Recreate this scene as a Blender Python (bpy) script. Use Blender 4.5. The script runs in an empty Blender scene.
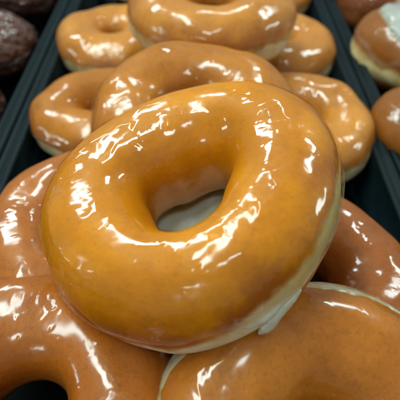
import bpy, math, random
import numpy as np
from mathutils import Vector, Matrix

CM = 0.01            # all shapes below are written in centimetres
S = bpy.context.scene
COL = S.collection
R_ = math.radians

# ------------------------------------------------------------------ camera
PITCH = R_(45)
CAM = Vector((0.0, -10.6, 16.1))
FPX = 490.0
cd = bpy.data.cameras.new('camera')
cam = bpy.data.objects.new('camera', cd)
COL.objects.link(cam)
cam.location = CAM * CM
cam.rotation_euler = (math.pi / 2 - PITCH, 0, 0)
cd.sensor_width = 36
cd.lens = 36 * FPX / 400
cd.clip_start = 0.002
cd.clip_end = 20
cd.dof.use_dof = True
cd.dof.focus_distance = 14.3 * CM
cd.dof.aperture_fstop = 19
S.camera = cam

# ------------------------------------------------------------------ light
w = bpy.data.worlds.new('World')
S.world = w
w.use_nodes = True
w.node_tree.nodes['Background'].inputs[0].default_value = (0.82, 0.96, 0.95, 1)
w.node_tree.nodes['Background'].inputs[1].default_value = 0.28

def lamp(name, direction, dist, sx, sy, power, color=(0.80, 1.0, 0.98), spin=0.0):
    ld = bpy.data.lights.new(name, 'AREA')
    ld.shape = 'RECTANGLE'
    ld.size = sx * CM
    ld.size_y = sy * CM
    ld.energy = power
    ld.color = color
    o = bpy.data.objects.new(name, ld)
    COL.objects.link(o)
    d = Vector(direction).normalized()
    o.location = (Vector((0, 0, 4)) + d * dist) * CM
    q = (-d).to_track_quat('-Z', 'Y')
    o.rotation_euler = (q.to_matrix() @ Matrix.Rotation(spin, 3, 'Z')).to_euler()
    return o

def azel(az, el):
    az, el = R_(az), R_(el)
    return (math.sin(az) * math.cos(el), math.cos(az) * math.cos(el), math.sin(el))

# strip lamps of the shop, most of them seen as the broken streaks in the glaze
def tube(name, centre, along, length, width, power):
    ld = bpy.data.lights.new(name, 'AREA')
    ld.shape = 'RECTANGLE'
    ld.size, ld.size_y, ld.energy, ld.color = length * CM, width * CM, power, (0.80, 1.0, 0.98)
    o = bpy.data.objects.new(name, ld)
    COL.objects.link(o)
    o.location = Vector(centre) * CM
    zc = (Vector(centre) - Vector((0, 0, 4))).normalized()
    xa = Vector(along); xa = (xa - zc * xa.dot(zc)).normalized()
    o.rotation_euler = Matrix((xa, zc.cross(xa), zc)).transposed().to_euler()

def spot(az, el, dist, along, length, width, power):
    tube('strip_lamp', Vector((0, 0, 4)) + Vector(azel(az, el)) * dist, along, length, width, power)

tube('strip_lamp', (-30, 16, 90), (0, 1, 0), 76, 12, 7.0)
tube('strip_lamp', (-42, 62, 58), (1, 0, 0), 26, 9, 1.9)
tube('strip_lamp', (56, 46, 58), (1, -0.6, 0), 28, 9, 1.9)
tube('strip_lamp', (10, 70, 64), (1, 0, 0), 13, 9, 0.9)
spot(172, 64, 100, (1, 0, 0), 22, 11, 1.6)  # added lamp behind the camera, spreads and softens the light
spot(-95, 14, 95, (0, 1, 0), 22, 9, 0.9)
spot(80, 14, 95, (0, 1, 0), 22, 9, 0.9)
spot(-162, 24, 95, (1, 0, 0), 18, 8, 0.9)

S.view_settings.view_transform = 'Standard'
S.view_settings.look = 'None'
S.view_settings.exposure = 0.02
S.view_settings.gamma = 1
cy = S.cycles
cy.max_bounces = 5
cy.diffuse_bounces = 2
cy.glossy_bounces = 2
cy.transparent_max_bounces = 6
cy.use_adaptive_sampling = True
cy.adaptive_threshold = 0.05
cy.caustics_reflective = False

# ------------------------------------------------------------------ helpers
def at(px, py, z):
    """world point (cm) seen at photo pixel px,py and height z"""
    a, b = (px - 200) / FPX, (200 - py) / FPX
    c, s = math.cos(PITCH), math.sin(PITCH)
    d = Vector((a, c + b * s, -s + b * c))
    t = (z - CAM.z) / d.z
    return CAM + d * t

def _hash(ix, iy, iz, seed):
    with np.errstate(over='ignore'):
        h = (ix.astype(np.uint64) * np.uint64(374761393) + iy.astype(np.uint64) * np.uint64(668265263)
             + iz.astype(np.uint64) * np.uint64(2147483647) + np.uint64(seed * 974711 + 13)) & np.uint64(0xffffffff)
        h = ((h ^ (h >> np.uint64(13))) * np.uint64(1274126177)) & np.uint64(0xffffffff)
        h = ((h ^ (h >> np.uint64(16))) * np.uint64(2246822519)) & np.uint64(0xffffffff)
        h = h ^ (h >> np.uint64(15))
    return h.astype(np.float64) / 2147483648.0 - 1.0

def vnoise(p, seed=0):
    p = p + 1000.37
    i = np.floor(p).astype(np.int64)
    f = p - i
    f = f * f * f * (f * (f * 6 - 15) + 10)
    r = 0
    for dx in (0, 1):
        wx = f[:, 0] if dx else 1 - f[:, 0]
        for dy in (0, 1):
            wy = f[:, 1] if dy else 1 - f[:, 1]
            for dz in (0, 1):
                wz = f[:, 2] if dz else 1 - f[:, 2]
                r = r + wx * wy * wz * _hash(i[:, 0] + dx, i[:, 1] + dy, i[:, 2] + dz, seed)
    return r

def fbm(p, seed=0, oct=3, gain=0.5):
    a, s, n = 1.0, 0, 0
    for k in range(oct):
        s = s + a * vnoise(p * (2.03 ** k), seed + k * 17)
        n += a
        a *= gain
    return s / n

def sstep(a, b, x):
    t = np.clip((x - a) / (b - a), 0, 1)
    return t * t * (3 - 2 * t)

def link_mesh(name, verts, quads, mat, parent=None, attrs=None, smooth=True):
    me = bpy.data.meshes.new(name)
    nv, nf = len(verts), len(quads)
    me.vertices.add(nv)
    me.vertices.foreach_set('co', (np.asarray(verts) * CM).astype(np.float32).ravel())
    q = np.asarray(quads, dtype=np.int32)
    me.loops.add(nf * 4)
    me.loops.foreach_set('vertex_index', q.ravel())
    me.polygons.add(nf)
    me.polygons.foreach_set('loop_start', np.arange(nf, dtype=np.int32) * 4)
    me.polygons.foreach_set('loop_total', np.full(nf, 4, dtype=np.int32))
    me.update(calc_edges=True)
    me.validate()
    me.polygons.foreach_set('use_smooth', np.full(len(me.polygons), smooth))
    for k, v in (attrs or {}).items():
        a = me.attributes.new(k, 'FLOAT', 'POINT')
        a.data.foreach_set('value', np.asarray(v, dtype=np.float32))
    me.materials.append(mat)
    o = bpy.data.objects.new(name, me)
    COL.objects.link(o)
    if parent:
        o.parent = parent
    return o

def thing(name, label, cat, loc, rot=None, group=None):
    o = bpy.data.objects.new(name, None)
    o.empty_display_size = 0.01
    COL.objects.link(o)
    o.location = Vector(loc) * CM
    if rot is not None:
        o.rotation_euler = rot
    o['label'] = label
    o['category'] = cat
    if group:
        o['group'] = group
    return o

def axis_rot(axis, spin=0.0):
    q = Vector((0, 0, 1)).rotation_difference(Vector(axis).normalized())
    return (q.to_matrix() @ Matrix.Rotation(spin, 3, 'Z')).to_euler()

# ------------------------------------------------------------------ materials
def nodes(name):
    m = bpy.data.materials.new(name)
    m.use_nodes = True
    nt = m.node_tree
    nt.nodes.clear()
    return m, nt

class G:
    def __init__(s, nt): s.nt = nt
    def n(s, t, **kw):
        nd = s.nt.nodes.new(t)
        for k, v in kw.items():
            if k in nd.inputs.keys(): 
                s.put(nd.inputs[k], v)
            else:
                setattr(nd, k, v)
        return nd
    def put(s, inp, v):
        if hasattr(v, 'is_output') or isinstance(v, bpy.types.NodeSocket):
            s.nt.links.new(v, inp)
        else:
            inp.default_value = v
    def math(s, op, a, b=0.0, clamp=False):
        nd = s.nt.nodes.new('ShaderNodeMath'); nd.operation = op; nd.use_clamp = clamp
        s.put(nd.inputs[0], a); s.put(nd.inputs[1], b)
        return nd.outputs[0]
    def mix(s, f, a, b):
        nd = s.nt.nodes.new('ShaderNodeMix'); nd.data_type = 'RGBA'
        s.put(nd.inputs[0], f); s.put(nd.inputs[6], a); s.put(nd.inputs[7], b)
        return nd.outputs[2]
    def noise(s, scale, detail=3, rough=0.5, vec=None, dist=0.0):
        nd = s.nt.nodes.new('ShaderNodeTexNoise')
        nd.inputs['Scale'].default_value = scale
        nd.inputs['Detail'].default_value = detail
        nd.inputs['Roughness'].default_value = rough
        nd.inputs['Distortion'].default_value = dist
        if vec is not None: s.nt.links.new(vec, nd.inputs['Vector'])
        return nd.outputs[0]
    def ramp(s, x, lo, hi, a=0.0, b=1.0):
        nd = s.nt.nodes.new('ShaderNodeMapRange'); nd.interpolation_type = 'SMOOTHSTEP'
        s.put(nd.inputs[0], x); s.put(nd.inputs[1], lo); s.put(nd.inputs[2], hi)
        s.put(nd.inputs[3], a); s.put(nd.inputs[4], b)
        return nd.outputs[0]

def c4(c): return (c[0], c[1], c[2], 1.0)

def dough_mat(name, crest, rim, belt=(0.74, 0.60, 0.36), hole=None, rough=0.45, belt_lo=-0.42, belt_hi=0.08, mott=1.0, bw=1.0):
    m, nt = nodes(name)
    g = G(nt)
    tc = g.n('ShaderNodeTexCoord').outputs['Object']
    lat = g.n('ShaderNodeAttribute', attribute_name='lat').outputs['Fac']
    side = g.n('ShaderNodeAttribute', attribute_name='side').outputs['Fac']   # +1 outer, -1 hole side
    n1 = g.noise(45, 4, 0.6, tc)
    n2 = g.noise(190, 5, 0.65, tc)
    n3 = g.noise(800, 3, 0.6, tc)
    wob = g.math('MULTIPLY', g.math('SUBTRACT', n1, 0.5), 0.42 * bw)
    wob2 = g.math('MULTIPLY', g.math('SUBTRACT', n2, 0.5), 0.22 * bw)
    pores = g.n('ShaderNodeTexVoronoi', feature='F1')
    nt.links.new(tc, pores.inputs['Vector']); pores.inputs['Scale'].default_value = 520
    pore = g.math('MULTIPLY', g.ramp(pores.outputs['Distance'], 0.28, 0.12), g.ramp(n2, 0.5, 0.62))
    l = g.math('ADD', g.math('ADD', lat, wob), wob2)
    # fried colour: crest against rim and mottling
    fr = g.ramp(g.math('ADD', lat, wob), 0.25, 0.95)
    base = g.mix(fr, c4(rim), c4(crest))
    hc = hole or crest
    base = g.mix(g.math('MULTIPLY', pore, 0.3 * mott), base, c4(tuple(x * 0.4 for x in rim)))
    hl = g.ramp(side, 0.15, -0.6)
    base = g.mix(hl, base, c4(hc))
    dark = tuple(x * 0.62 for x in rim)
    base = g.mix(g.ramp(n2, 0.46, 0.74, 0.0, 0.50 * mott), base, c4(dark))
    light = (min(1, crest[0] * 1.3), min(1, crest[1] * 1.4), crest[2] * 1.3)
    base = g.mix(g.ramp(n1, 0.46, 0.68, 0.0, 0.7), base, c4(light))
    base = g.mix(g.ramp(n3, 0.50, 0.72, 0.0, 0.34 * mott), base, c4(tuple(x * 0.55 for x in rim)))
    b1 = g.ramp(l, belt_lo - 0.12, belt_lo + 0.1)
    b2 = g.ramp(l, belt_hi + 0.12, belt_hi - 0.1)
    bf = g.math('MULTIPLY', b1, b2)
    bf = g.math('MULTIPLY', bf, g.ramp(side, -0.9, 0.1, 0.10, 1.0))
    col = g.mix(bf, base, g.mix(g.ramp(n2, 0.4, 0.7), c4(belt), c4((belt[0] * 0.9, belt[1] * 0.82, belt[2] * 0.62))))
    bp = g.n('ShaderNodeBump')
    bp.inputs['Strength'].default_value = 0.5
    bp.inputs['Distance'].default_value = 0.0004
    g.put(bp.inputs['Height'], g.math('ADD', n2, g.math('MULTIPLY', n3, 0.4)))
    p = g.n('ShaderNodeBsdfPrincipled')
    g.put(p.inputs['Base Color'], col)
    p.inputs['Roughness'].default_value = rough
    p.inputs['Specular IOR Level'].default_value = 0.3
    p.inputs['Subsurface Weight'].default_value = 0.24
    p.inputs['Subsurface Radius'].default_value = (1.0, 0.45, 0.15)
    p.inputs['Subsurface Scale'].default_value = 0.004
    g.put(p.inputs['Normal'], bp.outputs[0])
    out = g.n('ShaderNodeOutputMaterial')
    nt.links.new(p.outputs[0], out.inputs[0])
    return m

def glaze_mat(name, op_lo=0.02, op_hi=0.35, tint=(1.0, 0.93, 0.78), white=(0.82, 0.80, 0.70), rough=0.09, bump=0.6, crack=0.0, shine=1.0):
    m, nt = nodes(name)
    g = G(nt)
    tc = g.n('ShaderNodeTexCoord').outputs['Object']
    th = g.n('ShaderNodeAttribute', attribute_name='thick').outputs['Fac']
    n1 = g.noise(110, 3, 0.55, tc, 0.6)
    n2 = g.noise(420, 4, 0.6, tc, 0.4)
    n3 = g.noise(60, 2, 0.5, tc)
    op = g.ramp(g.math('ADD', g.math('MULTIPLY', n1, 0.6), g.math('MULTIPLY', th, 0.5)), 0.42, 0.95, op_lo, op_hi)
    op = g.math('MULTIPLY', op, g.ramp(n3, 0.3, 0.65, 0.35, 1.0))
    if crack > 0:
        op = g.math('ADD', op, g.math('MULTIPLY', g.ramp(n2, 0.52, 0.62), crack), True)
    n4 = g.noise(130, 2, 0.5, tc, 0.3)
    hgt = g.math('MULTIPLY', g.math('ADD', g.math('MULTIPLY', n1, 1.0), g.math('MULTIPLY', n2, 0.35)), g.ramp(n4, 0.50, 0.70, 0.06, 1.0))
    bp = g.n('ShaderNodeBump')
    bp.inputs['Strength'].default_value = bump
    bp.inputs['Distance'].default_value = 0.0009
    g.put(bp.inputs['Height'], hgt)
    tr = g.n('ShaderNodeBsdfTransparent'); tr.inputs[0].default_value = c4(tint)
    df = g.n('ShaderNodeBsdfPrincipled')
    df.inputs['Base Color'].default_value = c4(white)
    df.inputs['Roughness'].default_value = 0.3
    g.put(df.inputs['Normal'], bp.outputs[0])
    mx = g.n('ShaderNodeMixShader')
    g.put(mx.inputs[0], op); nt.links.new(tr.outputs[0], mx.inputs[1]); nt.links.new(df.outputs[0], mx.inputs[2])
    gl = g.n('ShaderNodeBsdfGlossy')
    gl.inputs['Color'].default_value = (shine, shine, shine, 1)
    g.put(gl.inputs['Roughness'], g.ramp(n3, 0.3, 0.7, rough * 0.7, rough * 2.2))
    g.put(gl.inputs['Normal'], bp.outputs[0])
    fr = g.n('ShaderNodeFresnel'); fr.inputs['IOR'].default_value = 1.46
    g.put(fr.inputs['Normal'], bp.outputs[0])
    mx2 = g.n('ShaderNodeMixShader')
    g.put(mx2.inputs[0], g.math('MINIMUM', fr.outputs[0], 0.16)); nt.links.new(mx.outputs[0], mx2.inputs[1]); nt.links.new(gl.outputs[0], mx2.inputs[2])
    out = g.n('ShaderNodeOutputMaterial')
    nt.links.new(mx2.outputs[0], out.inputs[0])
    return m

def icing_mat(name, col=(0.74, 0.73, 0.62), rough=0.22, alpha=1.0):
    m, nt = nodes(name)
    g = G(nt)
    tc = g.n('ShaderNodeTexCoord').outputs['Object']
    n1 = g.noise(150, 4, 0.6, tc)
    n2 = g.noise(500, 3, 0.6, tc)
    p = g.n('ShaderNodeBsdfPrincipled')
    g.put(p.inputs['Base Color'], g.mix(g.ramp(n1, 0.35, 0.7), c4(col), c4((col[0] * .86, col[1] * .82, col[2] * .72))))
    p.inputs['Roughness'].default_value = rough
    p.inputs['Subsurface Weight'].default_value = 0.5
    p.inputs['Subsurface Radius'].default_value = (1, .8, .5)
    p.inputs['Subsurface Scale'].default_value = 0.003
    p.inputs['Alpha'].default_value = alpha
    p.inputs['Coat Weight'].default_value = 0.5
    p.inputs['Coat Roughness'].default_value = 0.08
    bp = g.n('ShaderNodeBump'); bp.inputs['Strength'].default_value = 0.4; bp.inputs['Distance'].default_value = 0.0006
    g.put(bp.inputs['Height'], g.math('ADD', n1, g.math('MULTIPLY', n2, .3)))
    g.put(p.inputs['Normal'], bp.outputs[0])
    out = g.n('ShaderNodeOutputMaterial')
    nt.links.new(p.outputs[0], out.inputs[0])
    return m

def plastic_mat(name, col):
    m, nt = nodes(name)
    g = G(nt)
    tc = g.n('ShaderNodeTexCoord').outputs['Object']
    n1 = g.noise(30, 4, 0.6, tc)
    n2 = g.noise(900, 3, 0.6, tc)
    p = g.n('ShaderNodeBsdfPrincipled')
    g.put(p.inputs['Base Color'], g.mix(g.ramp(n1, 0.35, 0.7), c4(col), c4(tuple(x * 1.6 for x in col))))
    g.put(p.inputs['Roughness'], g.ramp(n1, 0.3, 0.7, 0.42, 0.6))
    p.inputs['Specular IOR Level'].default_value = 0.14
    bp = g.n('ShaderNodeBump'); bp.inputs['Strength'].default_value = 0.3; bp.inputs['Distance'].default_value = 0.0003
    g.put(bp.inputs['Height'], n2)
    g.put(p.inputs['Normal'], bp.outputs[0])
    out = g.n('ShaderNodeOutputMaterial')
    nt.links.new(p.outputs[0], out.inputs[0])
    return m

# ------------------------------------------------------------------ doughnut shapes
def harmonics(th, rng, n, amp):
    s = 0
    for k in range(1, n + 1):
        s = s + amp / k * rng.uniform(-1, 1) * np.cos(k * th + rng.uniform(0, 6.28))
    return s

def ring_surface(TH, V, P):
    """positions (cm) of a ring doughnut; TH around, V round the section (0 outer, pi/2 top, pi hole)"""
    rng = random.Random(P['seed'])
    R, r, h = P['R'], P['r'], P['h']
    Rr = R * (1 + harmonics(TH, rng, 4, P.get('wob', 0.03)))
    rr = r * (1 + harmonics(TH, rng, 5, P.get('wob', 0.03) * 1.4))
    hh = h * (1 + harmonics(TH, rng, 4, P.get('wob', 0.03) * 1.6))
    if 'harm' in P:
        q = P['harm']
        Rr = R * (1 + sum(q[2 * k] * np.cos((k + 1) * TH) + q[2 * k + 1] * np.sin((k + 1) * TH) for k in range(3)))
        rr = r * (1 + sum(q[6 + 2 * k] * np.cos((k + 1) * TH) + q[7 + 2 * k] * np.sin((k + 1) * TH) for k in range(3)))
    for (a, w_, dr, dt, dh) in P.get('bumps', []):
        d = np.angle(np.exp(1j * (TH - R_(a)))) / R_(w_)
        k = np.exp(-d * d)
        Rr = Rr + dr * k
        rr = rr + dt * k
        hh = hh + dh * k
    c, s = np.cos(V), np.sin(V)
    e1, e2 = P.get('e', (0.86, 0.92))
    x = Rr + rr * np.sign(c) * np.abs(c) ** e1
    low = np.where(s < 0, P.get('flat', 0.85), 1.0)
    z = hh * low * np.sign(s) * np.abs(s) ** e2
    # slight pinch at the pale belt of the outer side
    pin = np.exp(-((V + 0.12) / 0.22) ** 2) + np.exp(-((V - 2 * math.pi + 0.12) / 0.22) ** 2)
    x = x - P.get('pinch', 0.05) * pin
    if 'hub' in P:      # the hole narrows towards the underside
        x = x - P['hub'] * np.exp(-((np.mod(V, 2 * math.pi) - R_(212)) / R_(34)) ** 2) * (1 + 0.6 * np.sin(TH)) / 1.6
    return x * np.cos(TH), x * np.sin(TH), z

def bun_surface(TH, V, P):
    """closed round bun, V from -pi/2 (bottom) to pi/2 (top)"""
    rng = random.Random(P['seed'])
    Rr = P['R'] * (1 + harmonics(TH, rng, 4, P.get('wob', 0.04)))
    c, s = np.cos(V), np.sin(V)
    x = Rr * np.abs(c) ** 0.8
    z = P['h'] * np.sign(s) * np.abs(s) ** 0.9 * (1 + 0.05 * np.cos(2 * TH))
    x = x - P.get('pinch', 0.06) * np.exp(-(V / 0.15) ** 2)
    return x * np.cos(TH), x * np.sin(TH), z

def surf(fn, TH, V, P):
    e = 1e-3
    p = np.stack(fn(TH, V, P), -1)
    du = np.stack(fn(TH + e, V, P), -1) - np.stack(fn(TH - e, V, P), -1)
    dv = np.stack(fn(TH, V + e, P), -1) - np.stack(fn(TH, V - e, P), -1)
    n = np.cross(du, dv)
    n /= np.maximum(np.linalg.norm(n, axis=-1, keepdims=True), 1e-12)
    sh = p.shape
    f = p.reshape(-1, 3)
    lump = fbm(f * 0.42, P['seed'] + 3, 2) * P.get('lump', 0.16)
    lump += fbm(f * 1.1, P['seed'] + 5, 2, 0.4) * P.get('mid', 0.035)
    if P.get('rough', 0):
        lump += fbm(f * 2.4, P['seed'] + 9, 4, 0.6) * P['rough']
    p = p + n * lump.reshape(sh[:-1])[..., None]
    # normals of the displaced shape from grid differences are not needed: lumps are shallow
    return p, n

def grid_faces(nu, nv, wrap_u=True, wrap_v=True, off=0):
    iu = np.arange(nu if wrap_u else nu - 1)
    iv = np.arange(nv if wrap_v else nv - 1)
    A, B = np.meshgrid(iu, iv, indexing='ij')
    A2, B2 = (A + 1) % nu, (B + 1) % nv
    return np.stack([A * nv + B, A2 * nv + B, A2 * nv + B2, A * nv + B2], -1).reshape(-1, 4) + off

def glaze_thickness(TH, V, p, P, bun=False):
    """film thickness in cm over the dough, negative where there is none"""
    sd = P['seed']
    f = p.reshape(-1, 3)
    sh = TH.shape
    ring = np.stack([np.cos(TH) * 2.2, np.sin(TH) * 2.2, TH * 0], -1).reshape(-1, 3)
    edge = R_(P.get('edge', 2)) + R_(13) * fbm(ring * 0.9, sd + 21, 3).reshape(sh)
    drip = np.clip(fbm(ring * 2.2, sd + 31, 2).reshape(sh), 0, 1)
    edge = edge - R_(P.get('drip', 50)) * drip ** 1.5
    m = sstep(0, R_(9), V - edge)
    lip = np.exp(-((V - edge - R_(9)) / R_(6)) ** 2)
    if not bun:
        inner = math.pi + R_(48) + R_(15) * fbm(ring * 1.1, sd + 41, 2).reshape(sh)
        m = m * sstep(0, R_(12), inner - V)
    T = P.get('T', 0.05)
    t = T * (0.75 + 0.5 * fbm(f * 0.9, sd + 51, 2).reshape(sh))
    # wrinkles and torn ridges of the dried film
    warp = np.stack([fbm(f * 0.8, sd + 61, 2), fbm(f * 0.8, sd + 62, 2), fbm(f * 0.8, sd + 63, 2)], -1)
    q = f + warp * 0.9
    rid = 1 - np.abs(fbm(q * np.array([0.9, 0.9, 1.6]), sd + 71, 3, 0.45))
    rid = np.clip((rid - 0.86) / 0.14, 0, 1) ** 1.5
    msk = sstep(-0.05, 0.35, fbm(f * 0.6, sd + 81, 2))
    fine = fbm(q * 3.4, sd + 91, 4, 0.55)
    msk2 = sstep(0.0, 0.4, fbm(f * 0.8 + 7, sd + 95, 2))
    A = P.get('wr', 1.0)
    t = t + (A * (0.055 * rid * msk + 0.022 * fine * (0.03 + 0.6 * msk2))).reshape(sh)
    t = t + T * 0.9 * lip
    if 'ridges' in P:
        used = np.zeros(len(f))
        for w_, hgt, pts in P['ridges']:
            a = np.radians(np.array(pts))
            a[:, 0] = np.unwrap(a[:, 0])
            k = np.linspace(0, len(a) - 1, 101)
            th_ = np.interp(k, np.arange(len(a)), a[:, 0]); v_ = np.interp(k, np.arange(len(a)), a[:, 1])
            C = np.stack(ring_surface(th_, v_, P), -1)
            near = np.where(np.min(((f[:, None, :] - C[None, ::20, :]) ** 2).sum(-1), axis=1) < 0.8)[0]
            g_ = f[near] + 0.10 * np.stack([vnoise(f[near] * 3.1, 5), vnoise(f[near] * 3.1, 6), vnoise(f[near] * 3.1, 7)], -1)
            d = np.sqrt(np.min(((g_[:, None, :] - C[None, :, :]) ** 2).sum(-1), axis=1))
            ww = w_ * (1 + 0.5 * vnoise(f[near] * 2.3, 8))
            used[near] = used[near] + (hgt * np.exp(-(d / ww) ** 2) * (0.85 + 0.3 * vnoise(f[near] * 2.0, 9)))
        t = t + used.reshape(sh)
    # a few tiny beads and bubbles
    bead = np.clip(vnoise(f * 5.5, sd + 101) - 0.62, 0, 1) * 0.09 * A
    t = t + bead.reshape(sh)
    tt = t * m - 0.03 * (1 - m)
    white = np.clip(0.55 * lip * m * (V < math.pi / 2) + 0.5 * (rid * msk).reshape(sh) + 0.4 * (1 - sstep(0, R_(30), V - edge)), 0, 1)
    return tt, m, white

def ring_doughnut(name, label, px, py, z, P, dmat, gmat, axis=(0, 0, 1), spin=0.0, res=(380, 190), gres=(460, 170), loc=None,
                  group='ring doughnuts in the middle tray'):
    L = loc if loc is not None else at(px, py, z)
    t = thing(name, label, 'doughnut', L, axis_rot(axis, spin), group)
    nu, nv = res
    th = np.linspace(0, 2 * math.pi, nu, endpoint=False)
    v = np.linspace(0, 2 * math.pi, nv, endpoint=False) - math.pi / 2
    TH, V = np.meshgrid(th, v, indexing='ij')
    p, n = surf(ring_surface, TH, V, P)
    lat = np.sin(V); side = np.cos(V)
    for a, w_, k in P.get('uneven', []):        # one side fried darker or paler than the other
        lat = lat + k * np.exp(-(np.angle(np.exp(1j * (TH - R_(a)))) / R_(w_)) ** 2)
    link_mesh('dough', p.reshape(-1, 3), grid_faces(nu, nv), dmat, t, {'lat': lat.ravel(), 'side': side.ravel()})
    if gmat:
        nu, nv = gres
        th = np.linspace(0, 2 * math.pi, nu, endpoint=False)
        v = np.linspace(R_(-62), math.pi + R_(64), nv)
        TH, V = np.meshgrid(th, v, indexing='ij')
        p, n = surf(ring_surface, TH, V, P)
        tt, m, wh = glaze_thickness(TH, V, p, P)
        p = p + n * tt[..., None]
        F = grid_faces(nu, nv, True, False)
        keep = (m.ravel()[F] > 0.0).any(axis=1)
        F = F[keep]
        used = np.unique(F)
        remap = np.full(nu * nv, -1); remap[used] = np.arange(len(used))
        link_mesh('glaze', p.reshape(-1, 3)[used], remap[F], gmat, t, {'thick': wh.ravel()[used]})
    return t

def bun(name, label, px, py, z, P, dmat, gmat, icing=None, axis=(0, 0, 1), spin=0.0, group=None, gedge=None):
    t = thing(name, label, 'doughnut', at(px, py, z), axis_rot(axis, spin), group)
    nu, nv = 260, 150
    th = np.linspace(0, 2 * math.pi, nu, endpoint=False)
    v = np.linspace(-math.pi / 2 + 0.004, math.pi / 2 - 0.004, nv)
    TH, V = np.meshgrid(th, v, indexing='ij')
    p, n = surf(bun_surface, TH, V, P)
    link_mesh('dough', p.reshape(-1, 3), grid_faces(nu, nv, True, False), dmat, t, {'lat': np.sin(V).ravel(), 'side': np.ones(V.size)})
    for nm, mt, ed, T in (('glaze', gmat, P.get('edge', 4), P.get('T', 0.05)), ('icing', icing, P.get('iedge', 48), 0.07)):
        if mt is None: continue
        Q = dict(P); Q['edge'] = ed; Q['T'] = T
        if nm == 'icing': Q['wr'] = 0.5; Q['seed'] = P['seed']; Q['drip'] = 12
        v = np.linspace(R_(-30), math.pi / 2 - 0.004, nv)
        TH, V = np.meshgrid(th, v, indexing='ij')
        p, n = surf(bun_surface, TH, V, Q)
        tt, m, wh = glaze_thickness(TH, V, p, Q, True)
        if nm == 'icing': tt = np.where(m > 0.02, tt + 0.05 * m, tt)
        p = p + n * tt[..., None]
        F = grid_faces(nu, nv, True, False)
        F = F[(m.ravel()[F] > 0).any(axis=1)]
        used = np.unique(F); remap = np.full(nu * nv, -1); remap[used] = np.arange(len(used))
        link_mesh(nm, p.reshape(-1, 3)[used], remap[F], mt, t, {'thick': wh.ravel()[used]})
    return t

# ------------------------------------------------------------------ trays
M_tray = plastic_mat('dark_teal_plastic', (0.002, 0.007, 0.009))
M_floor_shade = plastic_mat('black_floor_shade', (0.0015, 0.002, 0.002))  # near-black colour that paints in the shade on the tray floors
M_floor_shade.node_tree.nodes['Principled BSDF'].inputs['Specular IOR Level'].default_value = 0.02
M_table = plastic_mat('black_counter', (0.006, 0.008, 0.009))

def rounded_rect(x0, x1, y0, y1, r, n=10):
    pts = []
    for cx, cy, a0 in ((x1 - r, y1 - r, 0), (x0 + r, y1 - r, 90), (x0 + r, y0 + r, 180), (x1 - r, y0 + r, 270)):
        for k in range(n + 1):
            a = R_(a0 + 90 * k / n)
            pts.append((cx + r * math.cos(a), cy + r * math.sin(a)))
    return pts

def tray(label, x0, x1, y0, y1, zr, zf):
    # profile: (inset from the outer edge, height)
    def arc(cx, cz, r, a0, a1, n=6):
        return [(cx + r * math.cos(R_(a0 + (a1 - a0) * k / n)), cz + r * math.sin(R_(a0 + (a1 - a0) * k / n))) for k in range(n + 1)]
    prof = [(0.10, zr - 0.75), (0.02, zr - 0.70)]
    prof += arc(0.16, zr - 0.16, 0.16, 180, 90)
    prof += [(0.36, zr - 0.015), (0.42, zr - 0.10), (0.50, zr - 0.10), (0.56, zr - 0.015)]
    prof += arc(0.70, zr - 0.14, 0.14, 90, 0)
    prof += [(1.15, zf + 0.35)] + arc(1.55, zf + 0.35, 0.4, 180, 270)
    inner_r = 2.2
    loops = []
    for ins, z in prof:
        pts = rounded_rect(x0 + ins, x1 - ins, y0 + ins, y1 - ins, max(inner_r - ins, 0.3))
        loops.append([(x, y, z) for x, y in pts])
    n = len(loops[0])
    verts = np.array([p for lp in loops for p in lp])
    F = []
    for a in range(len(loops) - 1):
        for b in range(n):
            F.append((a * n + b, a * n + (b + 1) % n, (a + 1) * n + (b + 1) % n, (a + 1) * n + b))
    # floor: strip fill of the last loop
    base = (len(loops) - 1) * n
    for b in range(n // 2 - 1):
        F.append((base + b, base + b + 1, base + n - 2 - b, base + n - 1 - b))
    o = link_mesh('tray', verts, F, M_tray, None, None)
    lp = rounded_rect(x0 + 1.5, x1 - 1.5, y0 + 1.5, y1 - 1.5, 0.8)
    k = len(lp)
    link_mesh('floor_shade', np.array([(x, y, zf + 0.05) for x, y in lp]), [(b, b + 1, k - 2 - b, k - 1 - b) for b in range(k // 2 - 1)], M_floor_shade, o, smooth=False)  # sheet added over the floor, its black stands for deep shade
    o['label'] = label; o['category'] = 'tray'; o['group'] = 'dark teal plastic trays side by side'
    return o

XL, XR = -10.05, 9.65
ZR, ZF = 0.3, -2.3
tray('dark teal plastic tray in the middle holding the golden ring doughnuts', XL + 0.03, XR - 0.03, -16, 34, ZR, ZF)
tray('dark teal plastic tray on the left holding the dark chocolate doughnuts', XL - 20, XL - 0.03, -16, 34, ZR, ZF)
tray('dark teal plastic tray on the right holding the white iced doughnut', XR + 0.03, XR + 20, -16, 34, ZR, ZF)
tb = link_mesh('counter', [(-60, -50, ZF - 0.1), (60, -50, ZF - 0.1), (60, 70, ZF - 0.1), (-60, 70, ZF - 0.1)], [(0, 1, 2, 3)], M_table)
tb['kind'] = 'structure'

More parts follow.
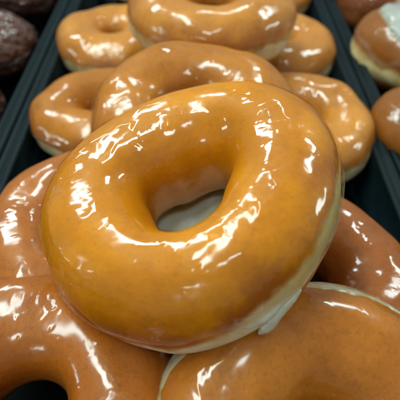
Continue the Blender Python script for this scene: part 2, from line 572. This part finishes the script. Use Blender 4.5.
# ------------------------------------------------------------------ doughnut materials
D_hero = dough_mat('amber_dough', (0.60, 0.212, 0.001), (0.40, 0.108, 0.010), hole=(0.60, 0.215, 0.002), belt=(0.76, 0.60, 0.38), mott=0.5)
D_gold = dough_mat('golden_dough', (0.60, 0.245, 0.046), (0.52, 0.190, 0.034))
D_tilt = dough_mat('tilted_dough', (0.47, 0.155, 0.013), (0.41, 0.118, 0.011), belt_hi=0.20)
D_dark = dough_mat('dark_bun_dough', (0.25, 0.055, 0.022), (0.22, 0.065, 0.022), belt=(0.28, 0.10, 0.04))
D_brown = dough_mat('brown_dough', (0.41, 0.122, 0.014), (0.36, 0.098, 0.012))
D_mid = dough_mat('tan_dough', (0.47, 0.165, 0.014), (0.41, 0.122, 0.012))
D_red = dough_mat('reddish_dough', (0.33, 0.090, 0.013), (0.29, 0.072, 0.011))
D_bun = dough_mat('bun_dough', (0.30, 0.10, 0.022), (0.34, 0.12, 0.022), belt=(0.72, 0.60, 0.32), belt_lo=-0.36, belt_hi=-0.06, bw=0.4)
D_choc = dough_mat('chocolate_dough', (0.10, 0.022, 0.009), (0.07, 0.014, 0.007), belt=(0.09, 0.03, 0.018))
G_hero = glaze_mat('clear_glaze', 0.0, 0.22, tint=(1.0, 0.94, 0.76), rough=0.07, bump=0.07)
G_std = glaze_mat('sugar_glaze', 0.0, 0.13, rough=0.08, bump=0.10)
G_choc = glaze_mat('crackled_glaze', 0.02, 0.26, tint=(0.9, 0.85, 0.8), white=(0.5, 0.48, 0.48), rough=0.06, bump=0.35, crack=0.04)
I_white = icing_mat('white_icing', (0.60, 0.62, 0.58), 0.2, 0.72)
I_glaze = icing_mat('set_glaze', (0.80, 0.76, 0.62), 0.22, 0.66)
I_film = icing_mat('milky_glaze', (0.64, 0.64, 0.58), 0.4)

# ------------------------------------------------------------------ the doughnuts
HERO = dict(seed=11, R=2.904, r=1.576, h=1.82, wob=0.015, lump=0.09, mid=0.02, T=0.065, edge=-6, drip=40, wr=0.13, e=(0.9, 0.95), flat=0.9, hub=0.24,
            uneven=[(215, 38, 0.7), (270, 24, 0.22), (335, 40, -0.27)],
            harm=[0.028, -0.046, 0.01, 0.04, -0.027, 0.046, -0.016, 0.05, 0.032, 0.018, 0.005, -0.021],
            ridges=[(0.14, 0.060, [(182.0, 74.0), (172.0, 77.0), (157.5, 86.0), (143.5, 91.0), (125.5, 94.0)]),
                    (0.34, -0.042, [(204.5, 92.0), (187.5, 103.0), (168.5, 107.0), (147.0, 106.0), (121.5, 104.0)]),
                    (0.12, 0.060, [(189.0, 60.0), (200.5, 62.0), (212.0, 60.0), (221.5, 56.0), (233.0, 55.0), (238.5, 61.0)]),
                    (0.26, -0.028, [(258.0, 82.0), (265.0, 88.0), (272.5, 90.0), (280.5, 91.0), (289.0, 93.0)]),
                    (0.32, -0.040, [(278.5, 70.0), (285.0, 76.0), (291.5, 80.0), (304.0, 82.0)]),
                    (0.22, -0.024, [(320.0, 46.0), (330.5, 44.0), (338.5, 44.0), (347.5, 46.0)]),
                    (0.14, 0.045, [(312.5, 77.0), (320.5, 82.0), (327.5, 78.0), (335.0, 86.0)]),
                    (0.10, 0.030, [(104.0, 107.0), (84.0, 107.0), (63.0, 116.0), (44.5, 122.0)]),
                    (0.26, -0.026, [(262.0, 50.0), (270.5, 51.0), (278.5, 49.0)]),
                    (0.30, -0.034, [(39.0, 79.0), (31.0, 79.0), (22.5, 76.0), (18.0, 68.0)]),
                    (0.28, 0.050, [(73.0, 71.0), (51.5, 82.0), (36.5, 80.0), (17.0, 82.0), (357.0, 71.0)])])
hero = ring_doughnut('ring_doughnut', 'large glossy amber glazed ring doughnut lying on top of all the others', 0, 0, 0, HERO,
                     D_hero, G_hero, axis=(-0.271, -0.052, 1), loc=(-0.308, -0.093, 5.5), res=(560, 280), gres=(1000, 380))

def skirt(parent, name, P, th0, th1, v_lo, v_hi, T, mat, seed, lobes=(), nu=300, nv=90, rag=0.12):
    """thick set glaze on the flank of a doughnut, with a ragged lower edge and hanging lobes (angle, width, reach, thickness)"""
    th = np.linspace(R_(th0), R_(th1), nu); v = np.linspace(R_(v_lo) - 0.5, R_(v_hi), nv)
    TH, V = np.meshgrid(th, v, indexing='ij')
    p, n = surf(ring_surface, TH, V, P)
    f = p.reshape(-1, 3)
    u = (TH - th.min()) / (th.max() - th.min())
    endf = sstep(0, 0.18, u) * sstep(0, 0.18, 1 - u)
    one = np.stack([np.cos(TH) * 4, np.sin(TH) * 4, TH * 0], -1).reshape(-1, 3)
    e = fbm(one, seed, 3).reshape(TH.shape)
    low = R_(v_lo) + 0.30 * e + (1 - endf) * 0.5
    thick = np.full(TH.shape, T)
    for a, w_, reach, tk in lobes:
        k = np.exp(-((TH - R_(a)) / R_(w_)) ** 2)
        low = low - reach * k
        thick = thick + tk * k * np.exp(-((V - low - 0.16) / 0.22) ** 2)
    up = R_(v_hi) - rag + rag * 1.3 * fbm(one * 0.8 + 9, seed + 3, 4, 0.6).reshape(TH.shape) - (1 - endf) * 0.4
    m = sstep(0, 0.10, V - low) * sstep(0, 0.14, up - V)
    tt = thick * (0.8 + 0.5 * fbm(f * 1.8, seed + 7, 3).reshape(TH.shape)) * m - 0.04 * (1 - m)
    q = p + n * tt[..., None]
    F = grid_faces(nu, nv, False, False)
    F = F[(m.ravel()[F] > 0).any(axis=1)]
    used = np.unique(F); remap = np.full(nu * nv, -1); remap[used] = np.arange(len(used))
    return link_mesh(name, q.reshape(-1, 3)[used], remap[F], mat, parent)

skirt(hero, 'icing_drip', HERO, 262, 322, -10, 4, 0.045, I_glaze, 5, lobes=((296, 7, 0.15, 0.04),))
skirt(hero, 'icing_drip', HERO, 322, 372, -16, 4, 0.03, I_glaze, 9)

def drip(parent, P, path, mat, seed):
    """a rounded run of glaze hanging on the flank: path of (angle, round angle, radius, sag)"""
    a = np.array(path, float)
    k = np.linspace(0, len(a) - 1, 40)
    th, v, r, sag = [np.interp(k, np.arange(len(a)), a[:, j]) for j in range(4)]
    for _ in range(3):
        th[1:-1] = (th[:-2] + th[1:-1] + th[2:]) / 3; v[1:-1] = (v[:-2] + v[1:-1] + v[2:]) / 3; sag[1:-1] = (sag[:-2] + sag[1:-1] + sag[2:]) / 3
    r = r * np.sqrt(np.clip(1 - (2 * k / k[-1] - 1) ** 6, 0.002, 1))
    C, n = surf(ring_surface, R_(1) * th, R_(1) * v, P)
    C = C + n * 0.02; C[:, 2] -= sag
    T = np.gradient(C, axis=0); T /= np.linalg.norm(T, axis=1, keepdims=True)
    B = np.cross(T, n); B /= np.linalg.norm(B, axis=1, keepdims=True)
    N = np.cross(B, T)
    m = 28
    A = np.linspace(0, 2 * math.pi, m, endpoint=False)
    q = C[:, None] + (B[:, None] * np.cos(A)[None, :, None] * 1.25 + N[:, None] * np.sin(A)[None, :, None] * 0.6) * r[:, None, None]
    q = q + N[:, None] * (0.05 * fbm(q.reshape(-1, 3) * 2.5, seed, 2).reshape(40, m))[..., None]
    return link_mesh('glaze_drip', q.reshape(-1, 3), grid_faces(40, m, False, True), mat, parent)
drip(hero, HERO, [(311, -14, 0.10, 0), (304, -18, 0.15, 0.0), (298, -26, 0.23, 0.02), (294, -31, 0.24, 0.07), (291, -33, 0.14, 0.10)], I_glaze, 4)

def film(parent, P, z, rad, mat):
    nu, nr = 64, 16
    V_ = []
    for i in range(nr + 1):
        r = rad * i / nr
        for k in range(nu):
            a = 2 * math.pi * k / nu
            V_.append((max(r, 1e-3) * math.cos(a), max(r, 1e-3) * math.sin(a), z + 0.22 * (i / nr) ** 3 + 0.03 * math.sin(3 * a + r * 3)))
    F = [(i * nu + k, i * nu + (k + 1) % nu, (i + 1) * nu + (k + 1) % nu, (i + 1) * nu + k) for i in range(nr) for k in range(nu)]
    return link_mesh('glaze_film', V_, F, mat, parent)
film(hero, HERO, -1.72, 2.1, I_film)

def std(label, px, py, z, Ro, seed, axis=(0, 0, 1), dm=D_mid, gm=G_std, fat=0.37, **kw):
    P = dict(seed=seed, R=Ro * (1 - fat), r=Ro * fat, h=Ro * 0.37, wob=0.045, lump=0.22, mid=0.03, T=0.045, edge=4, drip=40, wr=0.30)
    P.update(kw)
    return ring_doughnut('ring_doughnut', label, px, py, z, P, dm, gm, axis=axis, spin=seed * 0.7)

std('brown glazed ring doughnut at the bottom left with its dark open hole showing', 22, 428, 2.3, 4.5, 21, (0.05, -0.05, 1), D_brown, wr=0.5)
K = std('tan glazed ring doughnut at the bottom right tilted up with a pale far edge', 312, 458, 1.4, 4.9, 32, (0.14, -0.42, 0.9), D_tilt, wob=0.02, lump=0.16, edge=16, drip=12)
KP = dict(seed=32, R=4.9 * 0.63, r=4.9 * 0.37, h=4.9 * 0.37, wob=0.02, lump=0.16, mid=0.03)
skirt(K, 'icing_rim', KP, 196, 282, -14, 56, 0.06, I_glaze, 15, rag=0.30)
skirt(K, 'icing_rim', KP, 285, 388, -14, 56, 0.05, I_glaze, 17, rag=0.30)
std('brown glazed ring doughnut below the left edge of the large amber one', 102, 240, 1.6, 4.6, 43, (0.0, 0.0, 1), D_brown)
std('dark brown glazed ring doughnut right of the large amber one against the tray wall', 293, 282, 1.2, 4.5, 54, (0.08, 0, 1), D_red)
std('tan ring doughnut directly behind the large amber one and overlapping its neighbours', 192, 118, 3.3, 4.45, 65, (-0.05, -0.10, 1), D_mid)
std('golden ring doughnut at the left tray wall with a dark notch of its hole showing', 99, 116, -0.1, 3.8, 76, (0, 0, 1), D_mid, fat=0.435)
std('golden ring doughnut at the right tray wall behind the large amber one', 292, 130, 0.0, 4.2, 87, (0, 0, 1), D_gold)
std('pale golden ring doughnut at the back left beside the tray wall', 114, 42, -0.2, 3.85, 98, (0, 0, 1), D_gold, fat=0.42)
std('large pale golden ring doughnut at the top centre lying across the back row', 212, 15, 3.8, 4.7, 109, (0.02, -0.05, 1), D_gold)
std('small golden ring doughnut at the back right squeezed beside the right tray wall', 276, 50, -0.3, 4.1, 120, (0, 0, 1), D_gold, fat=0.42)
std('golden ring doughnut cut by the top edge near the right tray wall', 266, -8, -0.1, 3.9, 131, (0.0, -0.1, 1), D_gold, fat=0.42)
std('golden ring doughnut cut by the top edge near the left tray wall', 150, -22, -0.1, 3.8, 142, (0, 0, 1), D_gold)

# right tray
gr = 'filled doughnuts in the right tray'
bun('filled_doughnut', 'round filled doughnut with white icing and a wide cream belt', 413, 52, 0.3,
    dict(seed=201, R=4.0, h=2.5, lump=0.15, edge=0, drip=8, iedge=44), D_bun, G_std, I_white, axis=(0.16, 0.02, 1), group=gr)
bun('filled_doughnut', 'dark brown glazed doughnut at the top right behind the white iced one', 374, 0, 0.0,
    dict(seed=212, R=3.3, h=2.3, lump=0.35, mid=0.08, edge=-30), D_dark, G_std, None, group=gr)
bun('filled_doughnut', 'brown glazed doughnut cut by the right edge in front of the white iced one', 430, 132, 0.0,
    dict(seed=223, R=3.3, h=2.1, lump=0.15, edge=-30), D_bun, G_std, None, group=gr)
# left tray
gl_ = 'chocolate doughnuts in the left tray'
for label, px, py, sd, Ro in (('dark chocolate doughnut under a crackled white glaze at the left edge', -14, 46, 301, 3.3),
                              ('dark chocolate doughnut in the top left corner behind the crackled one', 24, -8, 312, 3.3),
                              ('dark chocolate doughnut of which only a sliver shows at the left edge', -60, 112, 323, 3.4)):
    P = dict(seed=sd, R=Ro * 0.6, r=Ro * 0.42, h=Ro * 0.45, wob=0.05, lump=0.35, mid=0.12, rough=0.20, T=0.05, edge=-5, wr=1.4)
    ring_doughnut('chocolate_doughnut', label, px, py, -0.2, P, D_choc, G_choc, res=(300, 150), gres=(360, 140), group=gl_)
